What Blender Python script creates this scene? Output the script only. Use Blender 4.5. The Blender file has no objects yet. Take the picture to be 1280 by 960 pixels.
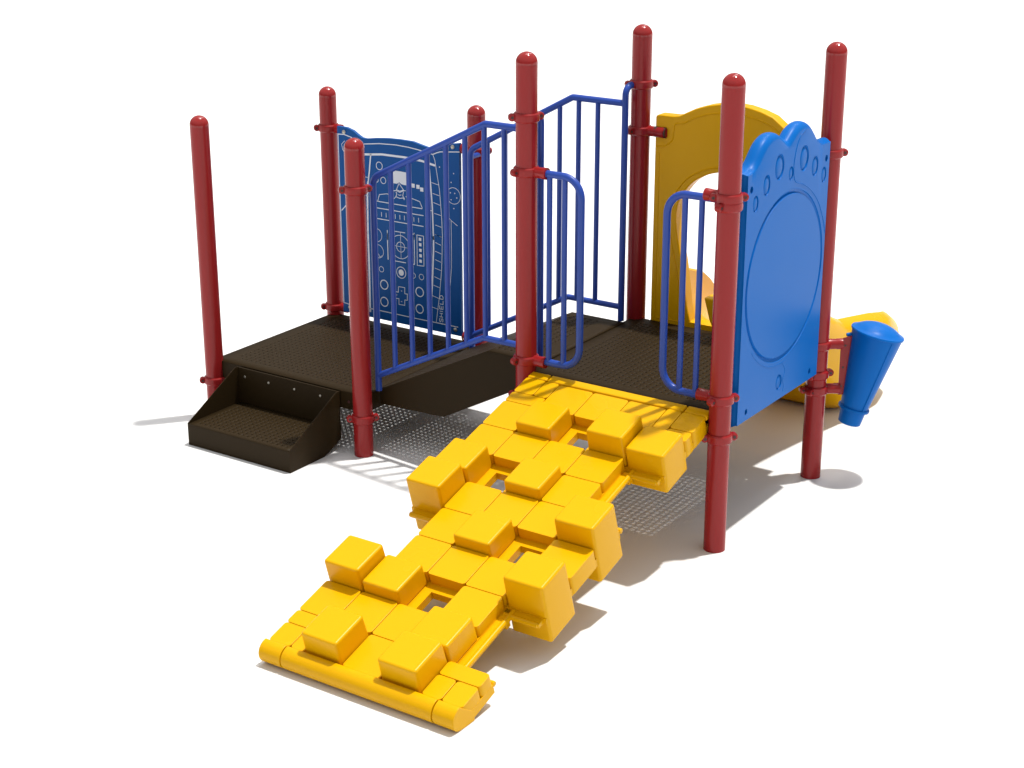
import bpy, bmesh, math, random
from mathutils import Vector, Matrix
random.seed(4)
I = 0.0254                      # every length below is in inches
scene = bpy.context.scene

# ------------------------------------------------------------------ camera
cam_data = bpy.data.cameras.new("camera")
cam = bpy.data.objects.new("camera", cam_data)
scene.collection.objects.link(cam)
scene.camera = cam
CAM = Vector((223.0046, -226.4201, 118.8917))
AZ, EL, ROLL = math.radians(124.131848), math.radians(-19.8063535), math.radians(-0.07035)
fw = Vector((math.cos(EL) * math.cos(AZ), math.cos(EL) * math.sin(AZ), math.sin(EL)))
rt = fw.cross(Vector((0, 0, 1))).normalized()
up = rt.cross(fw)
rt2 = rt * math.cos(ROLL) + up * math.sin(ROLL)
up2 = up * math.cos(ROLL) - rt * math.sin(ROLL)
m = Matrix((rt2, up2, -fw)).transposed().to_4x4()
m.translation = CAM * I
cam.matrix_world = m
cam_data.sensor_width = 36
cam_data.lens = 2137.995 / 1280 * 36
cam_data.clip_start = 0.1
cam_data.clip_end = 500

# ------------------------------------------------------------------ light: white studio dome and one far key lamp
world = bpy.data.worlds.new("World")
scene.world = world
world.use_nodes = True
wt = world.node_tree
bg = wt.nodes["Background"]
bg.inputs[0].default_value = (1.0, 1.0, 1.0, 1)
def wmath(op, a, b=None, c=None, clamp=False):
    n_ = wt.nodes.new("ShaderNodeMath")
    n_.operation = op
    n_.use_clamp = clamp
    for k_, v_ in enumerate((a, b, c)):
        if v_ is None: continue
        if isinstance(v_, (int, float)): n_.inputs[k_].default_value = v_
        else: wt.links.new(v_, n_.inputs[k_])
    return n_.outputs[0]
def wdot(vec):
    n_ = wt.nodes.new("ShaderNodeVectorMath")
    n_.operation = 'DOT_PRODUCT'
    wt.links.new(wtc.outputs["Generated"], n_.inputs[0])
    n_.inputs[1].default_value = vec
    return n_.outputs["Value"]
wtc = wt.nodes.new("ShaderNodeTexCoord")
# studio dome: bright overhead, dimmer towards the rim
dome = wmath('MULTIPLY_ADD', wmath('SMOOTH_MIN', wmath('MULTIPLY', wmath('MAXIMUM', wdot((0, 0, 1)), 0.0), 1.7), 1.0, 0.2), 0.62, 0.12)
# one long softbox overhead, the streak mirrored in the domed caps
r1 = (rt * -0.12 + up * 0.95 - fw * 0.25).normalized()
r2 = (rt * 0.36 + up * 0.80 + fw * 0.42).normalized()
nb = r1.cross(r2).normalized()
mid = (r1 + r2).normalized()
near_plane = wmath('LESS_THAN', wmath('ABSOLUTE', wdot(nb)), 0.055)
near_mid = wmath('GREATER_THAN', wdot(mid), r1.dot(mid))
box_ = wmath('MULTIPLY', wmath('MULTIPLY', near_plane, near_mid), 8.0)
wt.links.new(wmath('ADD', dome, box_), bg.inputs[1])
key_data = bpy.data.lights.new("key_lamp", 'AREA')
key_data.shape = 'DISK'
key_data.size = 6.2
key_data.energy = 500000
key_data.color = (1.0, 0.975, 0.93)
key = bpy.data.objects.new("key_lamp", key_data)
scene.collection.objects.link(key)
sun_dir = Vector((0.15, 0.20, 1.0)).normalized()
key.location = Vector((60, 10, 20)) * I + sun_dir * 200
key.rotation_euler = sun_dir.to_track_quat('Z', 'Y').to_euler()
scene.view_settings.view_transform = 'Standard'
scene.view_settings.look = 'None'
scene.view_settings.exposure = 0.0
scene.view_settings.gamma = 1.0

# ------------------------------------------------------------------ materials
def material(name, col, rough=0.35, metal=0.0, spec=0.5, coat=0.0, bump=0.0, bscale=60, vary=0.0):
    mt = bpy.data.materials.new(name)
    mt.use_nodes = True
    nt = mt.node_tree
    b = nt.nodes["Principled BSDF"]
    b.inputs["Base Color"].default_value = (*col, 1)
    b.inputs["Roughness"].default_value = rough
    b.inputs["Metallic"].default_value = metal
    b.inputs["Specular IOR Level"].default_value = spec
    b.inputs["Coat Weight"].default_value = coat
    tc = nt.nodes.new("ShaderNodeTexCoord")
    nz = nt.nodes.new("ShaderNodeTexNoise")
    nz.inputs["Scale"].default_value = bscale
    nz.inputs["Detail"].default_value = 3
    nt.links.new(tc.outputs["Object"], nz.inputs["Vector"])
    if bump:
        bp = nt.nodes.new("ShaderNodeBump")
        bp.inputs["Strength"].default_value = bump
        bp.inputs["Distance"].default_value = 0.001
        nt.links.new(nz.outputs["Fac"], bp.inputs["Height"])
        nt.links.new(bp.outputs["Normal"], b.inputs["Normal"])
    if vary:
        n2 = nt.nodes.new("ShaderNodeTexNoise")
        n2.inputs["Scale"].default_value = 5
        nt.links.new(tc.outputs["Object"], n2.inputs["Vector"])
        mp = nt.nodes.new("ShaderNodeMapRange")
        mp.inputs["To Min"].default_value = rough - vary
        mp.inputs["To Max"].default_value = rough + vary
        nt.links.new(n2.outputs["Fac"], mp.inputs["Value"])
        nt.links.new(mp.outputs["Result"], b.inputs["Roughness"])
    return mt

RED = material("red_powder_coat", (0.285, 0.014, 0.015), 0.24, spec=0.28, bump=0.05, bscale=400, vary=0.04)
CAP = material("red_gloss_cap", (0.28, 0.012, 0.012), 0.12, spec=0.5, bump=0.02, bscale=200)
BLUE = material("blue_powder_coat", (0.020, 0.062, 0.34), 0.32, spec=0.3, bump=0.05, bscale=400, vary=0.04)
BROWN = material("brown_vinyl_coating", (0.025, 0.0155, 0.006), 0.5, spec=0.08, bump=0.15, bscale=500, vary=0.05)
YEL = material("yellow_moulded_plastic", (0.69, 0.365, 0.001), 0.26, spec=0.13, bump=0.04, bscale=250, vary=0.04)
PBLUE = material("blue_moulded_plastic", (0.002, 0.120, 0.45), 0.34, spec=0.09, bump=0.04, bscale=250, vary=0.04)
NAVY = material("blue_sheet_plastic", (0.004, 0.078, 0.29), 0.4, spec=0.12, bump=0.03, bscale=300)
WHITE = material("white_engraved_core", (0.70, 0.74, 0.82), 0.5)
STEEL = material("zinc_bolt_steel", (0.45, 0.43, 0.38), 0.35, metal=0.8)
DARKBOLT_SHADE = material("dark_bolt_and_recess_shade", (0.05, 0.012, 0.012), 0.5)  # dark bolts, and the shade of recesses put into the colour
GROUND = material("white_studio_floor", (0.74, 0.74, 0.74), 0.9, spec=0.0)

# ------------------------------------------------------------------ mesh helpers
def pieces(bm):
    """vertex groups of far-apart islands, so that every piece becomes a part of its own"""
    bm.verts.ensure_lookup_table()
    seen, isl = set(), []
    for v in bm.verts:
        if v.index in seen: continue
        st_, grp = [v], []
        seen.add(v.index)
        while st_:
            q = st_.pop(); grp.append(q)
            for e in q.link_edges:
                w = e.other_vert(q)
                if w.index not in seen:
                    seen.add(w.index); st_.append(w)
        isl.append(grp)
    if len(isl) == 1: return [isl[0]]
    bb = []
    for g_ in isl:
        lo = [min(v.co[k] for v in g_) for k in range(3)]
        hi = [max(v.co[k] for v in g_) for k in range(3)]
        bb.append((lo, hi, max(h - l for l, h in zip(lo, hi))))
    par = list(range(len(isl)))
    def find(a):
        while par[a] != a: a = par[a]
        return a
    for i in range(len(isl)):
        for j in range(i):
            gap = math.sqrt(sum(max(0, bb[i][0][k] - bb[j][1][k], bb[j][0][k] - bb[i][1][k]) ** 2 for k in range(3)))
            if gap <= max(.79, .5 * max(bb[i][2], bb[j][2])):
                par[find(i)] = find(j)
    out = {}
    for i, g_ in enumerate(isl):
        out.setdefault(find(i), []).extend(g_)
    return list(out.values())

MADE = []
def obj(name, bm, mat, parent=None, *a, **k):
    """one mesh object per separate piece; returns the first"""
    bmesh.ops.remove_doubles(bm, verts=bm.verts, dist=1e-4)
    bm.verts.index_update()
    P = pieces(bm)
    MADE.clear()
    if len(P) > 1 and name != "ground":
        keep = [set(v.index for v in g_) for g_ in P]
        for ks in keep[1:]:
            b2 = bm.copy()
            b2.verts.ensure_lookup_table()
            bmesh.ops.delete(b2, geom=[v for v in b2.verts if v.index not in ks], context='VERTS')
            MADE.append(obj1(name, b2, mat, parent, *a, **k))
        bm.verts.ensure_lookup_table()
        bmesh.ops.delete(bm, geom=[v for v in bm.verts if v.index not in keep[0]], context='VERTS')
    o = obj1(name, bm, mat, parent, *a, **k)
    MADE.insert(0, o)
    return o

def obj1(name, bm, mat, parent=None, bevel=0.0, segs=2, smooth=35, label=None, bang=40, group=None):
    bmesh.ops.recalc_face_normals(bm, faces=bm.faces)
    me = bpy.data.meshes.new(name)
    bmesh.ops.scale(bm, vec=(I, I, I), verts=bm.verts)
    bm.to_mesh(me)
    bm.free()
    me.materials.append(mat)
    me.polygons.foreach_set("use_smooth", [True] * len(me.polygons))
    if not bevel:
        me.set_sharp_from_angle(angle=math.radians(smooth))
    o = bpy.data.objects.new(name, me)
    scene.collection.objects.link(o)
    if parent:
        o.parent = parent
    if bevel:
        md = o.modifiers.new("bevel", 'BEVEL')
        md.width = bevel * I
        md.segments = segs
        md.limit_method = 'ANGLE'
        md.angle_limit = math.radians(bang)
        md.harden_normals = True
        me.set_sharp_from_angle(angle=math.radians(89 if bang < 60 else 60))
    if label:
        o["label"] = label
    if group:
        o["group"] = group
    return o

def copy_of(o, parent, name=None):
    c = o.copy()
    scene.collection.objects.link(c)
    c.parent = parent
    return c

def box(bm, x0, x1, y0, y1, z0, z1, tf=None, top=0.0):
    vs = []
    for (x, y, z) in ((x0, y0, z0), (x1, y0, z0), (x1, y1, z0), (x0, y1, z0)):
        vs.append(Vector((x, y, z)))
    for (x, y) in ((x0 + top, y0 + top), (x1 - top, y0 + top), (x1 - top, y1 - top), (x0 + top, y1 - top)):
        vs.append(Vector((x, y, z1)))
    if tf:
        vs = [tf(*v) for v in vs]
    b = [bm.verts.new(v) for v in vs]
    for f in ((0, 3, 2, 1), (4, 5, 6, 7), (0, 1, 5, 4), (1, 2, 6, 5), (2, 3, 7, 6), (3, 0, 4, 7)):
        bm.faces.new([b[i] for i in f])

def prism(bm, pts, fa, fb, hole=None):
    """outline pts (a,b); fa/fb map a point to the two end faces"""
    def ring(P, f):
        return [bm.verts.new(Vector(f(*p))) for p in P]
    A, B = ring(pts, fa), ring(pts, fb)
    n = len(pts)
    for i in range(n):
        bm.faces.new((A[i], A[(i + 1) % n], B[(i + 1) % n], B[i]))
    if hole is None:
        bm.faces.new(A[::-1])
        bm.faces.new(B)
    else:
        HA, HB = ring(hole, fa), ring(hole, fb)
        k = len(hole)
        for i in range(k):
            bm.faces.new((HA[i], HA[(i + 1) % k], HB[(i + 1) % k], HB[i]))
        for O_, H_ in ((A, HA), (B, HB)):
            ed = []
            for R_ in (O_, H_):
                for i in range(len(R_)):
                    a, b = R_[i], R_[(i + 1) % len(R_)]
                    e = bm.edges.get((a, b)) or bm.edges.new((a, b))
                    ed.append(e)
            bmesh.ops.triangle_fill(bm, use_beauty=True, use_dissolve=False, edges=ed)

def frame_of(d):
    d = d.normalized()
    a = Vector((0, 0, 1)) if abs(d.z) < 0.9 else Vector((1, 0, 0))
    u = d.cross(a).normalized()
    return u, d.cross(u)

def fillet(pts, r, n=8, closed=False):
    P = [Vector(p) for p in pts]
    out = []
    N = len(P)
    for i in range(N):
        if not closed and i in (0, N - 1):
            out.append(P[i]); continue
        a, b, c = P[i - 1], P[i], P[(i + 1) % N]
        rr = r[i] if isinstance(r, (list, tuple)) else r
        u, v = (a - b).normalized(), (c - b).normalized()
        ang = u.angle(v)
        if rr <= 0 or ang > math.radians(178):
            out.append(b); continue
        t = min(rr / math.tan(ang / 2), (a - b).length * .49, (c - b).length * .49)
        p0, p1 = b + u * t, b + v * t
        R_ = t * math.tan(ang / 2)
        cen = b + (u + v).normalized() * (R_ / math.sin(ang / 2))
        va, vb = p0 - cen, p1 - cen
        om = va.angle(vb)
        for k in range(n + 1):
            t_ = k / n
            out.append(cen + va * (math.sin((1 - t_) * om) / math.sin(om)) + vb * (math.sin(t_ * om) / math.sin(om)))
    return out

def tube(bm, pts, r, seg=14, closed=False):
    P = [Vector(p) for p in pts]
    n = len(P)
    rings = []
    u = None
    for i in range(n):
        if closed:
            d = (P[(i + 1) % n] - P[i - 1])
        else:
            d = P[min(i + 1, n - 1)] - P[max(i - 1, 0)]
        d.normalize()
        if u is None:
            u = frame_of(d)[0]
        else:
            u = (u - d * u.dot(d)).normalized()
        v = d.cross(u)
        rad = r[i] if isinstance(r, (list, tuple)) else r
        rings.append([bm.verts.new(P[i] + (u * math.cos(2 * math.pi * k / seg) + v * math.sin(2 * math.pi * k / seg)) * rad) for k in range(seg)])
    for i in range(n if closed else n - 1):
        A, B = rings[i], rings[(i + 1) % n]
        for k in range(seg):
            bm.faces.new((A[k], A[(k + 1) % seg], B[(k + 1) % seg], B[k]))
    if not closed:
        bm.faces.new(rings[0][::-1])
        bm.faces.new(rings[-1])

def lathe(bm, prof, base, axis=(0, 0, 1), seg=40, cap=True):
    base, axis = Vector(base), Vector(axis).normalized()
    u, v = frame_of(axis)
    rings = []
    for (r, h) in prof:
        c = base + axis * h
        if r < 1e-4:
            rings.append([bm.verts.new(c)])
        else:
            rings.append([bm.verts.new(c + (u * math.cos(2 * math.pi * k / seg) + v * math.sin(2 * math.pi * k / seg)) * r) for k in range(seg)])
    for A, B in zip(rings, rings[1:]):
        for k in range(seg):
            k2 = (k + 1) % seg
            if len(A) == 1 and len(B) == 1: continue
            if len(A) == 1: bm.faces.new((A[0], B[k2], B[k]))
            elif len(B) == 1: bm.faces.new((A[k], A[k2], B[0]))
            else: bm.faces.new((A[k], A[k2], B[k2], B[k]))
    if cap:
        if len(rings[0]) > 1: bm.faces.new(rings[0][::-1])
        if len(rings[-1]) > 1: bm.faces.new(rings[-1])

# ------------------------------------------------------------------ ground
bm = bmesh.new()
g = [bm.verts.new(Vector((x, y, 0)) ) for x, y in ((-4000, -4000), (4000, -4000), (4000, 4000), (-4000, 4000))]
bm.faces.new(g)
gr = obj("ground", bm, GROUND)
gr["kind"] = "structure"

# ------------------------------------------------------------------ the play structure
root = bpy.data.objects.new("play_structure", None)
scene.collection.objects.link(root)
root.empty_display_size = 0.3
root["label"] = "playground structure of red posts, brown decks, blue rails and a yellow block ramp"
root["category"] = "play structure"

X3, X5, X7, Y2 = 36.6, 72.4, 109.0, 36.6
Z1, Z2, H1, H2 = 11.4, 23.3, 58.9, 76.8
PR = 1.77
SQ = math.sqrt(0.5)

def clamp_mesh(sockets=(), lugs=(45, 225)):
    """split ring clamp with bolted lugs and optional pipe sockets (angle, length)"""
    bm = bmesh.new()
    prof = [(PR - .05, -.75), (PR + .18, -.75), (PR + .36, -.55), (PR + .42, 0), (PR + .36, .55), (PR + .18, .75), (PR - .05, .75)]
    lathe(bm, prof, (0, 0, 0), seg=40, cap=False)
    for a in lugs:
        d = Vector((math.cos(math.radians(a)), math.sin(math.radians(a)), 0))
        t = Vector((-d.y, d.x, 0))
        c = d * (PR + .62)
        lathe(bm, [(0, -.55), (.45, -.55), (.62, -.42), (.66, 0), (.62, .42), (.45, .55), (0, .55)], c, t, seg=18)
    for a, L in sockets:
        d = Vector((math.cos(math.radians(a)), math.sin(math.radians(a)), 0))
        lathe(bm, [(.95, PR - .6), (.9, PR + L * .55), (.95, PR + L * .6), (.98, PR + L), (.5, PR + L)], (0, 0, 0), d, seg=24)
    return bm

def bolt_mesh(lugs=(45, 225)):
    bm = bmesh.new()
    for a in lugs:
        d = Vector((math.cos(math.radians(a)), math.sin(math.radians(a)), 0))
        t = Vector((-d.y, d.x, 0))
        c = d * (PR + .64)
        lathe(bm, [(0, -.60), (.26, -.60), (.26, .60), (0, .60)], c, t, seg=6)
    return bm

CL = {}
def clamp(post, x, y, z, sockets=(), lugs=(45, 225)):
    key_ = (sockets, lugs)
    if key_ not in CL:
        o = obj("clamp", clamp_mesh(sockets, lugs), RED, post)
        obj("clamp_bolt", bolt_mesh(lugs), DARKBOLT_SHADE, post)  # dark bolt discs; the shade of the bolt hole is in their colour
        CL[key_] = [o] + MADE[:]
        qs = CL[key_]
    else:
        qs = [copy_of(q, post) for q in CL[key_]]
    for q in qs:
        q.location = (x * I, y * I, z * I)

def post(x, y, H, clamps, label):
    bm = bmesh.new()
    lathe(bm, [(0, 0), (PR, 0), (PR, H - 2.0)], (x, y, 0), seg=48)
    p = obj("post", bm, RED, root, label=label, group="red posts with domed caps")
    bm = bmesh.new()
    r = PR + .05
    r = PR + .02
    prof = [(PR - .1, H - 2.0), (r, H - 1.99)] + [(r * math.cos(t * math.pi / 24), H - r + r * math.sin(t * math.pi / 24)) for t in range(0, 12)] + [(0, H)]
    lathe(bm, prof, (x, y, 0), seg=48)
    obj("post_cap", bm, CAP, p, smooth=20)
    for c in clamps:
        clamp(p, x, y, *c)
    return p

D = (45, 225)
post(0, 0, H1, [(7.4,)], "short red post beside the brown step, farthest left")
post(0, Y2, H1, [(50.6, ((0, 1.6),), (225,)), (12.9, ((0, 1.6),), (225, 45))], "short red post holding the left end of the printed blue panel")
post(X3, 0, H1, [(49.8, (), (225, 60)), (7.2,)], "short red post at the foot of the sloping front rail")
post(X3, Y2, H1, [(50.2, ((180, 1.6),), (225, 30)), (12.3, ((180, 1.6),), (225, 30))], "short red post holding the right end of the printed blue panel")
post(X5, 0, H2, [(66.4, (), (225, 60)), (57.6, ((0, 2.2),), (250,)), (25.5, ((0, 2.2),), (250,)), (19.3,)], "tall red post at the top left corner of the yellow ramp")
post(X5, Y2, H2, [(66.4, (), (225, 45)), (58.2, ((0, 3.2),), (250,)), (19.3,)], "tall red post behind, between the blue rail and the yellow arch panel")
post(X7, 0, H2, [(58.1, ((180, 2.2),), (45, 210)), (56.9, (), (260,)), (25.9, ((180, 2.2),), (45, 260)), (19.4, (), (45, 225))], "tall red post at the top right corner of the yellow ramp")
post(X7, Y2, H2, [(58.4, (), (45,)), (24.7, ((38, 2.4),), (270,)), (19.4, (), (45, 270)), (16.5, ((38, 2.4),), (270, 225))], "tall red post carrying the blue drum")

# ------------------------------------------------------------------ decks with punched holes
def punched(bm, us, vs, holes, P, rad=.16):
    """sheet over grid us x vs (cell edges); holes(i,j) True where a hole is punched; P(u,v) -> point"""
    V = {}
    def vert(i, j):
        if (i, j) not in V: V[(i, j)] = bm.verts.new(P(us[i], vs[j]))
        return V[(i, j)]
    for i in range(len(us) - 1):
        for j in range(len(vs) - 1):
            q = [vert(i, j), vert(i + 1, j), vert(i + 1, j + 1), vert(i, j + 1)]
            if not holes(i, j):
                bm.faces.new(q); continue
            cx, cy = (us[i] + us[i + 1]) / 2, (vs[j] + vs[j + 1]) / 2
            ring = [bm.verts.new(P(cx + rad * math.cos(a), cy + rad * math.sin(a))) for a in [math.radians(-135 + 45 * k) for k in range(8)]]
            for k in range(4):
                a, b = q[k], q[(k + 1) % 4]
                r0, r1, r2 = ring[2 * k], ring[(2 * k + 1) % 8], ring[(2 * k + 2) % 8]
                bm.faces.new((a, b, r2, r1, r0))

def grid_edges(a, b, margin, step):
    n = int((b - a - 2 * margin) / step)
    s = (b - a - 2 * margin) / n
    return [a] + [a + margin + s * k for k in range(n + 1)] + [b], n

def sheet(name, parent, x0, x1, y0, y1, zf, margin=2.6, corner=3.6, label=None, step=1.15):
    us, nu = grid_edges(x0, x1, margin, step)
    vs, nv = grid_edges(y0, y1, margin, step)
    def holes(i, j):
        if i < 1 or j < 1 or i > nu or j > nv: return False
        x, y = us[i] - x0, vs[j] - y0
        for cx, cy in ((0, 0), (x1 - x0, 0), (0, y1 - y0), (x1 - x0, y1 - y0)):
            if abs(x - cx) + abs(y - cy) < corner * 1.5: return False
        return True
    bm = bmesh.new()
    punched(bm, us, vs, holes, lambda u, v: Vector((u, v, zf(u))))
    o = obj(name, bm, BROWN, parent, label=label)
    md = o.modifiers.new("thickness", 'SOLIDIFY')
    md.thickness = .12 * I
    md.offset = -1
    return o

def skirt(bm, x0, x1, y0, y1, zt, zb, t=.12):
    e = .03
    def rect(a, b, c, d): return [(a, c), (b, c), (b, d), (a, d)]
    prism(bm, rect(x0, x1, y0, y1), lambda a, b: (a, b, zb), lambda a, b: (a, b, zt - e), hole=rect(x0 + t, x1 - t, y0 + t, y1 - t))
    return
    box(bm, x0, x1, y0, y0 + t, zb, zt - e)
    box(bm, x0, x1, y1 - t, y1, zb, zt - e)
    box(bm, x0, x0 + t, y0 + t, y1 - t, zb, zt - e)
    box(bm, x1 - t, x1, y0 + t, y1 - t, zb, zt - e)

def deck(name, x0, x1, y0, y1, z, label):
    s = sheet(name, root, x0, x1, y0, y1, lambda u: z, label=label)
    bm = bmesh.new()
    skirt(bm, x0 + .01, x1 - .01, y0 + .01, y1 - .01, z - .12, z - 3.4)
    obj("deck_skirt", bm, BROWN, s)
    return s

lower = deck("deck", -.3, 36.9, .3, 36.4, Z1, "lower square brown deck with punched holes")
bm = bmesh.new()
for x in (4.2, 33.2):
    lathe(bm, [(0, 0), (.3, 0), (.3, .08), (0, .08)], (x, .3, Z1 - 1.9), (0, -1, 0), seg=14)
obj("deck_bolt", bm, DARKBOLT_SHADE, lower)
upper = deck("deck", 72.1, 109.2, .3, 36.4, Z2, "upper square brown deck above the yellow ramp")

# transition plate between the decks
TY0, TY1 = 4.7, 32.0
def zt(u):
    if u < 37.2: return Z1 + .16
    if u < 61.4: return Z1 + .16 + (u - 37.2) / (61.4 - 37.2) * (Z2 - Z1)
    return Z2 + .16
us_all = []
bm = bmesh.new()
ua, na = grid_edges(36.95, 61.4, 1.6, 1.15)
ub, nb = grid_edges(61.4, 72.6, 1.2, 1.15)
us = ua + ub[1:]
vs, nv = grid_edges(TY0, TY1, 1.8, 1.15)
def th_holes(i, j):
    if j < 1 or j > nv: return False
    if 1 <= i <= na: return True
    return na + 2 <= i <= na + 1 + nb - 1
punched(bm, us, vs, th_holes, lambda u, v: Vector((u, v, zt(u))))
tp = obj("ramp_plate", bm, BROWN, root, label="brown sloping plate joining the lower and upper decks")
md = tp.modifiers.new("thickness", 'SOLIDIFY'); md.thickness = .12 * I; md.offset = -1
for y0 in (TY0, TY1 - .15):
    bm = bmesh.new()
    pts = [(37.0, 11.4), (37.25, 11.42), (61.4, 23.3), (72.0, 23.3), (72.0, 19.6), (66.3, 16.9), (51.4, 9.0), (37.0, 8.6)]
    prism(bm, pts, lambda a, b, y=y0: (a, y, b), lambda a, b, y=y0: (a, y + .15, b))
    obj("side_skirt", bm, BROWN, tp)

# ------------------------------------------------------------------ step
st = bpy.data.objects.new("step", None)
scene.collection.objects.link(st)
st.parent = root
st["label"] = "low brown box step on the ground in front of the lower deck"
SX0, SX1, SY0, SY1 = 6.4, 31.4, -14.5, -.15
side = [(SY0, 0), (-5.0, 0), (SY1, 2.0), (SY1, 11.35), (-1.2, 11.35), (SY0, 4.3)]
for x in (SX0, SX1 - .14):
    bm = bmesh.new()
    prism(bm, side, lambda a, b, x=x: (x, a, b), lambda a, b, x=x: (x + .14, a, b))
    obj("side_panel", bm, BROWN, st)
bm = bmesh.new()
box(bm, SX0 + .14, SX1 - .14, SY0, SY0 + .14, 0, 4.05)
obj("front_panel", bm, BROWN, st)
bm = bmesh.new()
box(bm, SX0 + .14, SX1 - .14, -.4, SY1, 2.0, 11.3)
obj("back_panel", bm, BROWN, st)
bm = bmesh.new()
for x in (8.2, 14.2, 20.6, 26.9):
    lathe(bm, [(0, 0), (.26, 0), (.2, .1), (0, .12)], (x, -.4, 9.6), (0, -1, 0), seg=12)
obj("step_bolt", bm, STEEL, st)
us, nu = grid_edges(SX0 + .14, SX1 - .14, 1.2, 1.15)
vs, nv = grid_edges(SY0, -.4, 1.0, 1.0)
bm = bmesh.new()
punched(bm, us, vs, lambda i, j: 1 <= i <= nu and 1 <= j <= nv, lambda u, v: Vector((u, v, 4.2)))
o = obj("tread", bm, BROWN, st)
md = o.modifiers.new("thickness", 'SOLIDIFY'); md.thickness = .12 * I; md.offset = -1

# ------------------------------------------------------------------ sloping guard rails
def guard_rail(y, sgn, xa, xb, xbend, label):
    """sgn: direction (in y) from the rail plane to the posts"""
    g_ = bpy.data.objects.new("guard_rail", None)
    scene.collection.objects.link(g_)
    g_.parent = root
    g_["label"] = label
    zs, zf = 51.4, 63.4
    bs, bf = 14.4, 26.0
    bm = bmesh.new()
    tube(bm, fillet([(xa, y, Z1 + .1), (xa, y, 51.2), (xbend, y, zf), (xb, y, zf)], [0, 2.4, .8, 0]), .60)
    obj("top_rail", bm, BLUE, g_)
    bm = bmesh.new()
    tube(bm, fillet([(xb, y, Z2 + .1), (xb, y, 66.4), (xb + .2, y + sgn * 3.4, 66.4)], [0, 2.6, 0]), .60)
    obj("end_upright", bm, BLUE, g_)
    bm = bmesh.new()
    tube(bm, [(xa, y + sgn * 3.4, 49.8), (xa, y, 49.8)], .50)
    obj("pipe_stub", bm, BLUE, g_)
    bm = bmesh.new()
    tube(bm, fillet([(xa, y, bs), (xbend - .6, y, bf), (xb, y, bf)], [0, .8, 0]), .55)
    obj("bottom_rail", bm, BLUE, g_)
    for k in range(1, 9):
        x = xa + 4.0 * k
        if x > xb - 2: break
        def zl(x, s, f, xe): return s + (x - xa) / (xe - xa) * (f - s) if x < xe else f
        bm = bmesh.new()
        tube(bm, [(x, y, zl(x, bs, bf, xbend - .6)), (x, y, zl(x, zs + .3, zf, xbend))], .47, seg=12)
        obj("baluster", bm, BLUE, g_)
guard_rail(4.0, -1, 37.3, 72.5, 61.6, "front blue guard rail rising from the short post to the tall post")
guard_rail(32.7, 1, 37.9, 71.5, 60.6, "rear blue guard rail rising towards the farthest tall post")

def grab_loop(x0, d, label):
    bm = bmesh.new()
    xe = x0 + d * 10.5
    tube(bm, fillet([(x0 + d * 1.9, 0, 57.6), (xe, 0, 57.6), (xe, 0, 25.7), (x0 + d * 1.9, 0, 25.7)], [0, 3.4, 3.4, 0], n=10), .60)
    L = obj("grab_rail", bm, BLUE, root, label=label)
    for k in (4.5, 7.4):
        bm = bmesh.new()
        tube(bm, [(x0 + d * k, 0, 25.7), (x0 + d * k, 0, 57.6)], .47, seg=12)
        obj("baluster", bm, BLUE, L)
grab_loop(X5, 1, "blue rounded grab rail on the left of the ramp top")
grab_loop(X7, -1, "blue rounded grab rail on the right of the ramp top")

# ------------------------------------------------------------------ printed blue panel
PY = 35.5
def arch(x):
    pts = [(3.1, 51.4), (5.5, 51.35), (7.2, 50.9), (8.4, 50.2), (9.3, 49.75), (10.4, 49.65), (13, 50.05), (16, 50.35), (19, 50.45), (22, 50.4), (24.5, 49.9), (27.2, 49.4), (28.4, 49.55), (29.6, 50.3), (31.0, 51.0), (33.3, 51.4)]
    return pts
bm = bmesh.new()
out = [(33.3, 12.5), (3.1, 12.5)] + arch(0)
prism(bm, out, lambda a, b: (a, PY, b), lambda a, b: (a, PY + .75, b))
cp = obj("printed_panel", bm, NAVY, root, bevel=.06, label="flat blue panel with white spacecraft cockpit drawing")
bm = bmesh.new()
LY = PY - .015
def strip(bm, pts, w):
    P = [Vector((a, 0, b)) for a, b in pts]
    n = len(P)
    L, R = [], []
    for i in range(n):
        d0 = (P[i] - P[i - 1]).normalized() if i else (P[1] - P[0]).normalized()
        d1 = (P[i + 1] - P[i]).normalized() if i < n - 1 else d0
        d = (d0 + d1)
        d = d.normalized() if d.length > .2 else d1
        nn = Vector((-d.z, 0, d.x))
        s = w / 2 / max(.5, nn.dot(Vector((-d1.z, 0, d1.x))))
        L.append(bm.verts.new((P[i] + nn * s) + Vector((0, LY, 0))))
        R.append(bm.verts.new((P[i] - nn * s) + Vector((0, LY, 0))))
    for i in range(n - 1):
        bm.faces.new((L[i], L[i + 1], R[i + 1], R[i]))
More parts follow.
